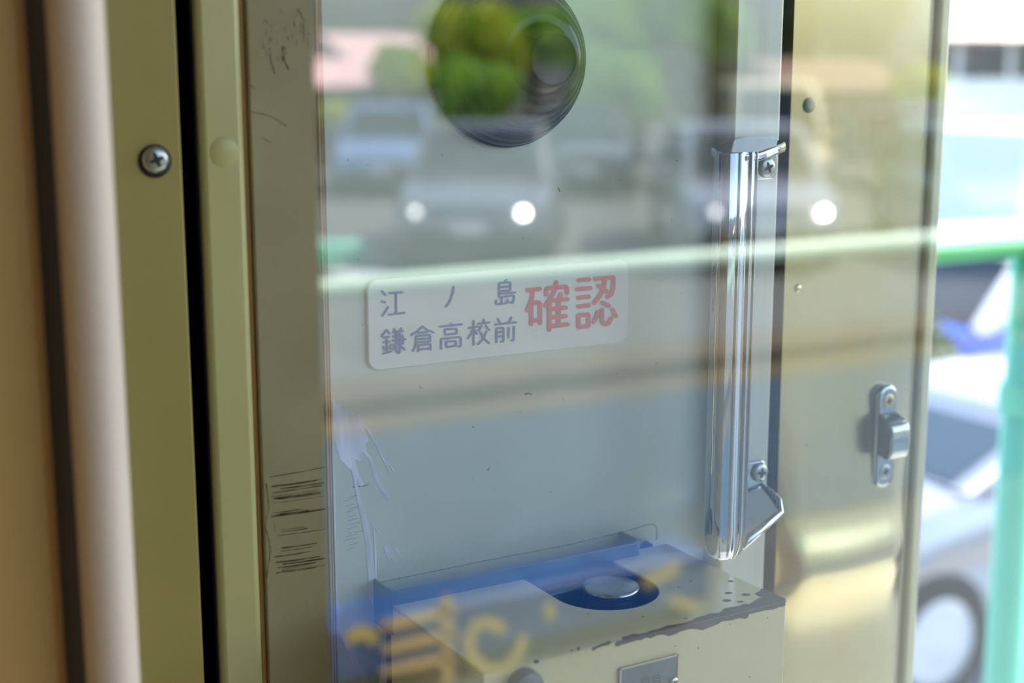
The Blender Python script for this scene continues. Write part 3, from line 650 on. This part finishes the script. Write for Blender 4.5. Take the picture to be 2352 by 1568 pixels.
# ------------------------------------------------------------------ cars
def make_car(name, label, loc, rz, paint, L=4.2, Wd=1.66, H=1.45, boxy=False, glints=1, group=None, roofmat=None, side=True):
    root = empty(name, loc, label, 'car', group, rz)
    hw = Wd / 2
    # body: stations along x (front at -L/2), each a ring of half section mirrored
    st = [(-L / 2, .30, .55, .80), (-L / 2 + .06, .22, .68, .92), (-L * .42, .18, .78, .98), (-L * .30, .18, .86, 1), (-L * .2, .18, .92, 1), (0, .18, .94, 1), (L * .25, .18, .95, 1), (L * .40, .18, .95, .98), (L / 2 - .06, .22, .88, .93), (L / 2, .32, .70, .82)]
    bm = bmesh.new(); rings = []
    for x, z0, z1, wf_ in st:
        half = [(0, z0), (hw * .8 * wf_, z0), (hw * wf_, z0 + .12), (hw * wf_ * 1.0, (z0 + z1) / 2), (hw * wf_ * .97, z1 - .07), (hw * wf_ * .9, z1), (0, z1 + .03)]
        ring = [bm.verts.new((x, y, z)) for y, z in half] + [bm.verts.new((x, -y, z)) for y, z in half[-2:0:-1]]
        rings.append(ring)
    k = len(rings[0])
    for a_, b_ in zip(rings, rings[1:]):
        for i in range(k): bm.faces.new((a_[i], a_[(i + 1) % k], b_[(i + 1) % k], b_[i]))
    bm.faces.new(rings[0]); bm.faces.new(rings[-1])
    link('body', bm, paint, root, smooth=True, autosmooth=40)
    # greenhouse
    xf0, xf1, xr1, xr0 = (-L * .26, -L * .10, L * .28, L * .44) if not boxy else (-L * .36, -L * .24, L * .42, L * .48)
    zb_, zt_ = .90, H; t = .80
    bm = bmesh.new()
    lowr = [(xf0, hw * .92), (xr0, hw * .92), (xr0, -hw * .92), (xf0, -hw * .92)]; upr = [(xf1, hw * t), (xr1, hw * t), (xr1, -hw * t), (xf1, -hw * t)]
    a_ = [bm.verts.new((x, y, zb_)) for x, y in lowr]; b_ = [bm.verts.new((x, y, zt_ - .05)) for x, y in upr]; c_ = [bm.verts.new((x * .93, y * .9, zt_)) for x, y in upr]
    for i in range(4):
        bm.faces.new((a_[i], a_[(i + 1) % 4], b_[(i + 1) % 4], b_[i])); bm.faces.new((b_[i], b_[(i + 1) % 4], c_[(i + 1) % 4], c_[i]))
    bm.faces.new(c_)
    link('cabin', bm, roofmat or paint, root, bevel=.03)
    def pane_(nm, q4, off):
        bm2 = bmesh.new(); cen = sum((Vector(p) for p in q4), Vector()) / 4
        prism(bm2, [cen + (Vector(p) - cen) * .86 for p in q4], Vector(off) * .012); link(nm, bm2, M['carglass'], root)
    z1_ = zt_ - .05
    pane_('windscreen', [(xf0, hw * .92, zb_), (xf0, -hw * .92, zb_), (xf1, -hw * t, z1_), (xf1, hw * t, z1_)], (-1, 0, .6))
    if side: pane_('rear_window', [(xr0, hw * .92, zb_), (xr0, -hw * .92, zb_), (xr1, -hw * t, z1_), (xr1, hw * t, z1_)], (1, 0, .6))
    for s in (1, -1):
        xm0, xm1 = (xf0 + xr0) / 2, (xf1 + xr1) / 2
        if side: pane_('side_window', [(xf0 + .15, s * hw * .92, zb_), (xm0, s * hw * .92, zb_), (xm1, s * hw * t, z1_), (xf1 + .05, s * hw * t, z1_)], (0, s, .2))
        if side: pane_('side_window', [(xm0 + .06, s * hw * .92, zb_), (xr0 - .15, s * hw * .92, zb_), (xr1 - .05, s * hw * t, z1_), (xm1 + .06, s * hw * t, z1_)], (0, s, .2))
        for xw in (-L * .31, L * .31):
            bm2 = bmesh.new(); lathe(bm2, [(.18, .10), (.25, .11), (.30, .09), (.31, 0), (.30, -.09), (.2, -.1)], (xw, s * (hw - .09), .31), (0, s, 0), 28); wh = link('tyre', bm2, M['tyre'], root, smooth=True, autosmooth=50)
            bm2 = bmesh.new(); lathe(bm2, [(.20, .085), (.19, .105), (.15, .09), (.06, .11), (0, .112)], (xw, s * (hw - .09), .31), (0, s, 0), 28); link('hub_cap', bm2, M['alloy'], wh, smooth=True)
        bm2 = bmesh.new(); bbox(bm2, xf0 + .25, xf0 + .40, s * (hw + .02), s * (hw + .16), .93, 1.06); link('wing_mirror', bm2, paint, root, bevel=.02)
        bm2 = bmesh.new(); lathe(bm2, [(.042, 0), (.04, .02), (.026, .03), (0, .034)], (-L / 2 - .02, s * hw * .66, .64), (-1, 0, .15), 20); link('headlight', bm2, {0: M['alloy'], 1: M['headlamp'] if s == 1 else M['headlamp2'], 2: M['headlamp2'] if s == 1 else M['alloy']}[int(glints)], root, smooth=True)  # headlights glow in place of sun glints
        bm2 = bmesh.new(); bbox(bm2, L / 2 - .05, L / 2 + .01, min(s * hw * .55, s * hw * .78), max(s * hw * .55, s * hw * .78), .62, .82); link('tail_light', bm2, M['red_ink'], root, bevel=.01)
    bm2 = bmesh.new(); bbox(bm2, -L / 2 - .05, -L / 2 + .1, -hw * .8, hw * .8, .28, .44); link('front_bumper', bm2, M['plastic'], root, bevel=.03)
    bm2 = bmesh.new(); bbox(bm2, -L / 2 - .06, -L / 2 - .02, -.17, .17, .42, .53); link('number_plate', bm2, M['white'], root)
    return root
M['car_grey'] = mat('grey_car_paint', (120, 122, 128), .2, .4, coat=.6)
M['car_silver'] = mat('silver_car_paint', (170, 172, 180), .2, .5, coat=.6)
M['car_blue'] = mat('pale_blue_car_paint', (120, 146, 190), .2, .3, coat=.6)
M['car_black'] = mat('black_car_paint', (34, 36, 42), .12, .2, coat=.8)
M['car_white'] = mat('white_car_paint', (228, 230, 232), .2, 0, coat=.5)
M['car_cream'] = mat('cream_car_paint', (226, 208, 168), .3, 0, coat=.3)
M['car_deep'] = mat('deep_blue_car_paint', (40, 76, 170), .2, .1, coat=.5)
def mirrored(px, py, dz):
    """the standing point on level dz that shows mirrored at px, py"""
    return mir(atz(px, py, dz))
vg = 'cars in the car park behind the camera'
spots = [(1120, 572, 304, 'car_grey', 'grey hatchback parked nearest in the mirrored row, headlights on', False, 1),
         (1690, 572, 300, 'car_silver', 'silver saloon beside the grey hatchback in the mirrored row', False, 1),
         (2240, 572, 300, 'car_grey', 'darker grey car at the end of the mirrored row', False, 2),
         (900, 432, 300, 'car_blue', 'pale blue car standing behind the grey hatchback', False, 0),
         (1330, 432, 300, 'car_black', 'black car in the second mirrored row', False, 0),
         (1750, 432, 300, 'car_cream', 'cream high-roofed van in the second mirrored row', True, 0),
         (2170, 432, 300, 'car_silver', 'silver car behind the darker grey car in the second row', False, 0)]
for px, py, rz, mt, lb, bx_, lm in spots:
    make_car('car', lb, mirrored(px, py, PARK), R(rz), M[mt], boxy=bx_, H=1.85 if bx_ else 1.45, glints=lm, group=vg)

# parking lines, kerb, crate on the mirrored ground
for i, (a_, b_) in enumerate((((640, 545), (830, 590)), ((790, 625), (960, 668)))):
    p, q = mirrored(*a_, PARK), mirrored(*b_, PARK); d = (q - p).normalized(); s = Vector((-d.y, d.x, 0)) * .22
    bm = bmesh.new(); prism(bm, [p + s, q + s, q - s, p - s], (0, 0, .03))
    tag(link('wheel_stop', bm, M['white']), ('white concrete wheel stop left of the parked cars', 'white concrete wheel stop in front of the grey hatchback')[i], 'kerb', 'white wheel stops')
p = mirrored(745, 612, PARK)
bm = bmesh.new(); bbox(bm, p.x - .45, p.x + .45, p.y - .2, p.y + .2, PARK, PARK + .25)
tag(link('plastic_crate', bm, M['teal'], bevel=.03), 'low teal plastic crate beside the white wheel stop', 'crate')

# ------------------------------------------------------------------ trees
def tree(label, loc, r, h, lm, n=1500, squash=.8, group='trees behind the car park', seedv=0, name='leafy_tree'):
    root = empty(name, loc, label, 'tree', group); rnd = random.Random(seedv)
    bm = bmesh.new()
    tube(bm, [(0, 0, 0), (.05, .02, h * .4), (0, 0, h * .8)], [.16, .13, .07], 8)
    for k in range(5):
        a = k * 1.3; tube(bm, [(0, 0, h * (.4 + .06 * k)), (math.cos(a) * r * .5, math.sin(a) * r * .5, h * (.6 + .06 * k))], [.06, .03], 6)
    link('trunk', bm, M['trunk'], root, smooth=True)
    bm = bmesh.new(); lobes = [(rnd.uniform(-.55, .55) * r, rnd.uniform(-.55, .55) * r, h - r * squash + rnd.uniform(-.5, .5) * r * squash, r * rnd.uniform(.35, .6)) for _ in range(14)]
    for _ in range(n):
        lx, ly, lz, lr = rnd.choice(lobes); v = Vector((rnd.gauss(0, 1), rnd.gauss(0, 1), rnd.gauss(0, 1))).normalized() * lr * rnd.uniform(.75, 1.05)
        c = Vector((lx, ly, lz)) + Vector((v.x, v.y, v.z * squash)); s = rnd.uniform(.09, .17) * (r ** .5)
        a = Vector((rnd.gauss(0, 1), rnd.gauss(0, 1), rnd.gauss(0, .6))).normalized(); b = a.orthogonal().normalized()
        bm.faces.new([bm.verts.new(c + a * s), bm.verts.new(c + b * s * .6), bm.verts.new(c - a * s), bm.verts.new(c - b * s * .6)])
    o = link('foliage', bm, lm, root); o['kind'] = 'stuff'
    return root
def vtree(px, pyc, d, rpx, lm, label, i, name='leafy_tree'):
    c = mir(atd(px, pyc, d)); r = rpx * d / F; base = PARK; h = c.z - base + r * .8
    tree(label, (c.x, c.y, base), r, max(h, r), lm, 2400, .85, seedv=i, name=name)
vtree(1080, 90, 31, 120, M['leaf_y'], 'yellow-green tree mirrored across the black knob', 1)
vtree(1220, 80, 33.5, 100, M['leaf_g'], 'fresh green tree right of the yellow-green tree', 2)
vtree(1090, 215, 27, 110, M['leaf_g'], 'low green bush under the yellow-green tree', 3, 'round_bush')
vtree(1470, 40, 31, 175, M['leaf_g'], 'broad green tree in the middle of the mirrored row', 4)
vtree(1430, 190, 27, 100, M['leaf_g'], 'round green bush behind the black car', 5, 'round_bush')
vtree(1640, 70, 28, 90, M['leaf_g'], 'green tree left of the aluminium stile reflection', 6)
vtree(770, 255, 26.5, 38, M['leaf_y'], 'small yellow-green shrub in front of the pink-roofed house', 7, 'round_bush')
vtree(930, 150, 29, 70, M['leaf_y'], 'yellow shrub left of the black knob', 8, 'round_bush')
vtree(2140, 190, 27, 70, M['leaf_y'], 'yellow-green bush at the right end of the brown-roofed house', 9, 'round_bush')
vtree(1950, 20, 36, 130, M['leaf_d'], 'dark green tree above the brown-roofed house', 10)
vtree(1760, 60, 41, 110, M['leaf_d'], 'dark green tree behind the cream van', 11)
# slope that closes the view
def hill_at(d, h0, name, ma, label):
    y = mir(atd(1176, 153, d)).y
    bm = bmesh.new(); N = 30; vs = []
    for i in range(N + 1):
        x = -30 + 130 * i / N
        vs.append((bm.verts.new((x, y, PARK - .2)), bm.verts.new((x, y - 8, h0 + 1.2 * math.sin(i * .9) + random.uniform(-.6, .6))), bm.verts.new((x, y - 22, h0 + 1.5))))
    for a_, b_ in zip(vs, vs[1:]):
        bm.faces.new((a_[0], b_[0], b_[1], a_[1])); bm.faces.new((a_[1], b_[1], b_[2], a_[2]))
    return struct(link(name, bm, ma), label, 'hill')
M['slope'] = mat('wooded_slope', (66, 64, 56), .9, 0, (48, 52, 44), .6, lo=.45, hi=.55)
hill_at(46, 3.2, 'hillside', M['slope'], 'dim wooded slope closing the view behind the car park')
def house(px, d, wpx, ztop_px, roofm, label, wallm, roof_h=.5, rz=0):
    c = mir(atd(px, 153, d)); w_ = wpx * d / F; zt_ = -(ztop_px - 153) / F * d
    root = empty('house', (c.x, c.y, PARK), label, 'house', 'houses behind the car park', rz)
    H_ = zt_ - PARK
    bm = bmesh.new(); bbox(bm, -w_ / 2, w_ / 2, -3, 0, 0, H_); link('wall', bm, wallm, root)
    bm = bmesh.new(); prism(bm, [(-w_ / 2 - .4, .6, H_ - .05), (-w_ / 2 - .4, -1.5, H_ + roof_h), (-w_ / 2 - .4, -3.6, H_ - .05)], (w_ + .8, 0, 0)); link('roof', bm, roofm, root)
    nW = max(2, int(w_ / 1.6))
    for i in range(nW):
        x = -w_ / 2 + w_ * (i + .5) / nW; bm = bmesh.new(); bbox(bm, x - .45, x + .45, -.02, .04, H_ - 1.5, H_ - .5); fw = link('window', bm, M['white'], root)
        bm = bmesh.new(); bbox(bm, x - .39, x + .39, .045, .055, H_ - 1.44, H_ - .56); link('pane', bm, M['darkwin'], fw)
    return root
house(760, 31, 220, 192, M['pinkroof'], 'grey house with the lower pink roof', M['greywall'], .55)
house(915, 36, 200, 140, M['pinkroof'], 'grey house with the higher pink roof behind the first', M['greywall'], .7)
house(1960, 31, 300, 200, M['brownroof'], 'dark-fronted house with a brown tiled roof', M['greywall'], .6)

# ------------------------------------------------------------------ blue suitcase by the doorway, mirrored low in the pane
M['case'] = mat('blue_shell', (6, 70, 132), .5, 0, (4, 62, 120), 5, spec=.4)
M['ochre'] = mat('ochre_print', (204, 176, 84), .6)
M['strap'] = mat('tan_strap', (222, 186, 124), .6, 0, (200, 166, 100), 30, stretch=(1, 1, 8))
CYV = aty(1240, 1300, 1.0).y; CYV = 2.5
fa = lambda px, py, e=0: mir(aty(px, py, CYV - e))
tl = fa(740, 1235); trr = fa(1640, 1235)
ztc = fa(1250, 1345).z; cy = 2 * PY - CYV
cx0, cx1 = min(tl.x, trr.x), max(tl.x, trr.x)
case = empty('suitcase', Vector(((cx0 + cx1) / 2, cy, ZB - .03)), 'large blue suitcase with ochre swirls and tan straps, standing on the platform by the doorway', 'suitcase')
z0c = ZB - .03 + .05
bm = bmesh.new(); prism(bm, [(x, cy - .15, z) for x, z in round_rect(cx0, cx1, z0c, ztc, .02, 5)], (0, .15, 0)); link('shell', bm, M['case'], case, keep_world=True, bevel=.015)
for x in (cx0 + .07, cx1 - .07):
    for y in (cy - .04, cy - .11):
        bm = bmesh.new(); lathe(bm, [(.01, -.012), (.027, -.012), (.027, .012), (.01, .012)], (x, y, ZB - .03 + .027), (1, 0, 0), 20); link('wheel', bm, M['tyre'], case, smooth=True, keep_world=True, autosmooth=40)
for x in (cx0 + .06, cx1 - .06):
    bm = bmesh.new(); bbox(bm, x - .02, x + .02, cy - .12, cy - .03, ztc - .002, ztc + .004); link('corner_guard', bm, M['case'], case, keep_world=True, bevel=.002)
def swirl(pts, wd):
    bm = bmesh.new(); P = [fa(*p, .0015) for p in pts]; prev = None
    for i, p in enumerate(P):
        d = (P[min(i + 1, len(P) - 1)] - P[max(i - 1, 0)]).normalized(); nn = Vector((-d.z, 0, d.x)) * wd / 2
        a_, b_ = bm.verts.new(p + nn), bm.verts.new(p - nn)
        if prev: bm.faces.new((prev[0], prev[1], b_, a_))
        prev = (a_, b_)
    link('ochre_swirl', bm, M['ochre'], case, keep_world=True)
swirl([(1160, 1450), (1130, 1430), (1095, 1435), (1078, 1470), (1085, 1510), (1120, 1540), (1165, 1535), (1195, 1500), (1205, 1460)], .026)
swirl([(1262, 1385), (1268, 1425)], .022); swirl([(1350, 1495), (1345, 1545)], .02)
swirl([(1562, 1296), (1545, 1312), (1500, 1330), (1480, 1345)], .028);
swirl([(800, 1470), (830, 1450), (868, 1470)], .03)
swirl([(1540, 1380), (1605, 1393)], .02)
for a_, b_, wd in (((880, 1442), (1050, 1402), .018), ((880, 1495), (1050, 1455), .018), ((880, 1545), (1050, 1508), .016), ((1028, 1370), (1036, 1900), .022)):
    p, q = fa(*a_, .003), fa(*b_, .003); d = (q - p).normalized(); nn = Vector((-d.z, 0, d.x)) * wd / 2
    bm = bmesh.new(); prism(bm, [p + nn, q + nn, q - nn, p - nn], (0, -.0028, 0)); link('luggage_strap', bm, M['strap'], case, keep_world=True)

# ================================================================== the world seen directly, right of the steel panel
GR = -2.6
struct(box('ground_street', -10, 60, 1.25, 60, GR - .1, GR, M['paving']), 'pale sunlit street outside, beyond the train', 'ground')
# green fence close outside
d0 = 1.75
rp = atd(2250, 572, d0); pp = atd(2345, 900, d0)
Yf = rp.y
fo = empty('green_fence', Vector((rp.x, Yf, GR)), 'bright mint green tubular fence outside, its post at the right edge of the picture', 'fence')
pxm = aty(2362, 760, Yf).x + .0
rr_ = .0155
def arcpt(cx, cz, r, a): return (cx + r * math.cos(R(a)), Yf, cz + r * math.sin(R(a)))
zr = rp.z
bm = bmesh.new(); tube(bm, [(-.4, Yf, zr), (pxm + .9, Yf, zr)], rr_ * .9, 20); link('top_rail', bm, mat('leaf_green_enamel', (96, 190, 118), .35), fo, smooth=True, keep_world=True)
bm = bmesh.new(); tube(bm, [(pxm, Yf, GR), (pxm, Yf, zr - rr_ * .2)], .026, 24); link('post', bm, M['teal'], fo, smooth=True, keep_world=True)
bm = bmesh.new(); lathe(bm, [(.03, 0), (.032, .02), (.03, .04)], (pxm, Yf, zr - .22), (0, 0, 1), 24); link('post_collar', bm, M['teal'], fo, smooth=True, keep_world=True)
bm = bmesh.new(); tube(bm, [(-.4, Yf, GR), (-.4, Yf, zr)], .026, 16); link('post', bm, M['teal'], fo, smooth=True, keep_world=True)

# building, van and cars outside
M['ext_wall'] = mat('white_render', (240, 238, 232), .8)
M['pale_pink'] = mat('pale_pink_roof', (238, 206, 190), .7)
BD = 22; bq = atd(2300, 153, BD)
ob = empty('low_building', Vector((bq.x, bq.y, GR)), 'white low building outside with a pink roof and a dark window band', 'building')
zz = lambda py, d: -(py - 153) / F * d
bm = bmesh.new(); bbox(bm, bq.x - 6, bq.x + 9, bq.y, bq.y + 6, GR, zz(92, BD)); link('wall', bm, M['ext_wall'], ob, keep_world=True)
bm = bmesh.new(); prism(bm, [(bq.x - 6.4, bq.y - .5, zz(92, BD)), (bq.x - 6.4, bq.y + 3, zz(92, BD) + 2), (bq.x - 6.4, bq.y + 6.5, zz(92, BD))], (15.8, 0, 0)); link('roof', bm, M['pale_pink'], ob, keep_world=True)
for i in range(12):
    x = bq.x - 5.5 + i * 1.15
    bm = bmesh.new(); bbox(bm, x, x + 1.0, bq.y - .05, bq.y - .005, zz(180, BD), zz(98, BD)); wn = link('window', bm, M['greywall'], ob, keep_world=True)
    bm = bmesh.new(); bbox(bm, x + .06, x + .94, bq.y - .06, bq.y - .052, zz(176, BD), zz(104, BD)); link('pane', bm, M['darkwin'], wn, keep_world=False)
p = atz(2300, 700, GR); make_car('delivery_van', 'white boxy van outside, behind the green rail', (p.x + 1.6, p.y, GR), R(184), M['car_white'], L=5.6, H=2.0, boxy=True, glints=0, side=False)
p = atz(2290, 1010, GR); make_car('blue_car', 'deep blue car outside below the green rail', (p.x + .9, p.y + .5, GR), R(186), M['car_deep'], glints=0, L=3.9, H=1.4, roofmat=M['car_white'])
p = atz(2150, 1480, GR + .31)
make_car('small_car', 'silver car outside with a bright hub cap, low beside the mint green post', (p.x + 1.085, p.y + .72, GR), R(0), M['car_silver'], L=3.5, Wd=1.45, H=1.12, glints=0)
b_ = atz(2175, 985, GR); tree('low grey-green bush outside, behind the silver car', (b_.x - 1.5, b_.y - 1.0, GR), .4, 1.2, M['leaf_d'], 600, .8, group='bushes outside', seedv=31, name='round_bush')
tree('green bush at the right end of the low building', (bq.x + 2.6, bq.y - 1.5, GR), 1.0, 3.2, M['leaf_g'], 900, .8, group='bushes outside', seedv=32, name='round_bush')
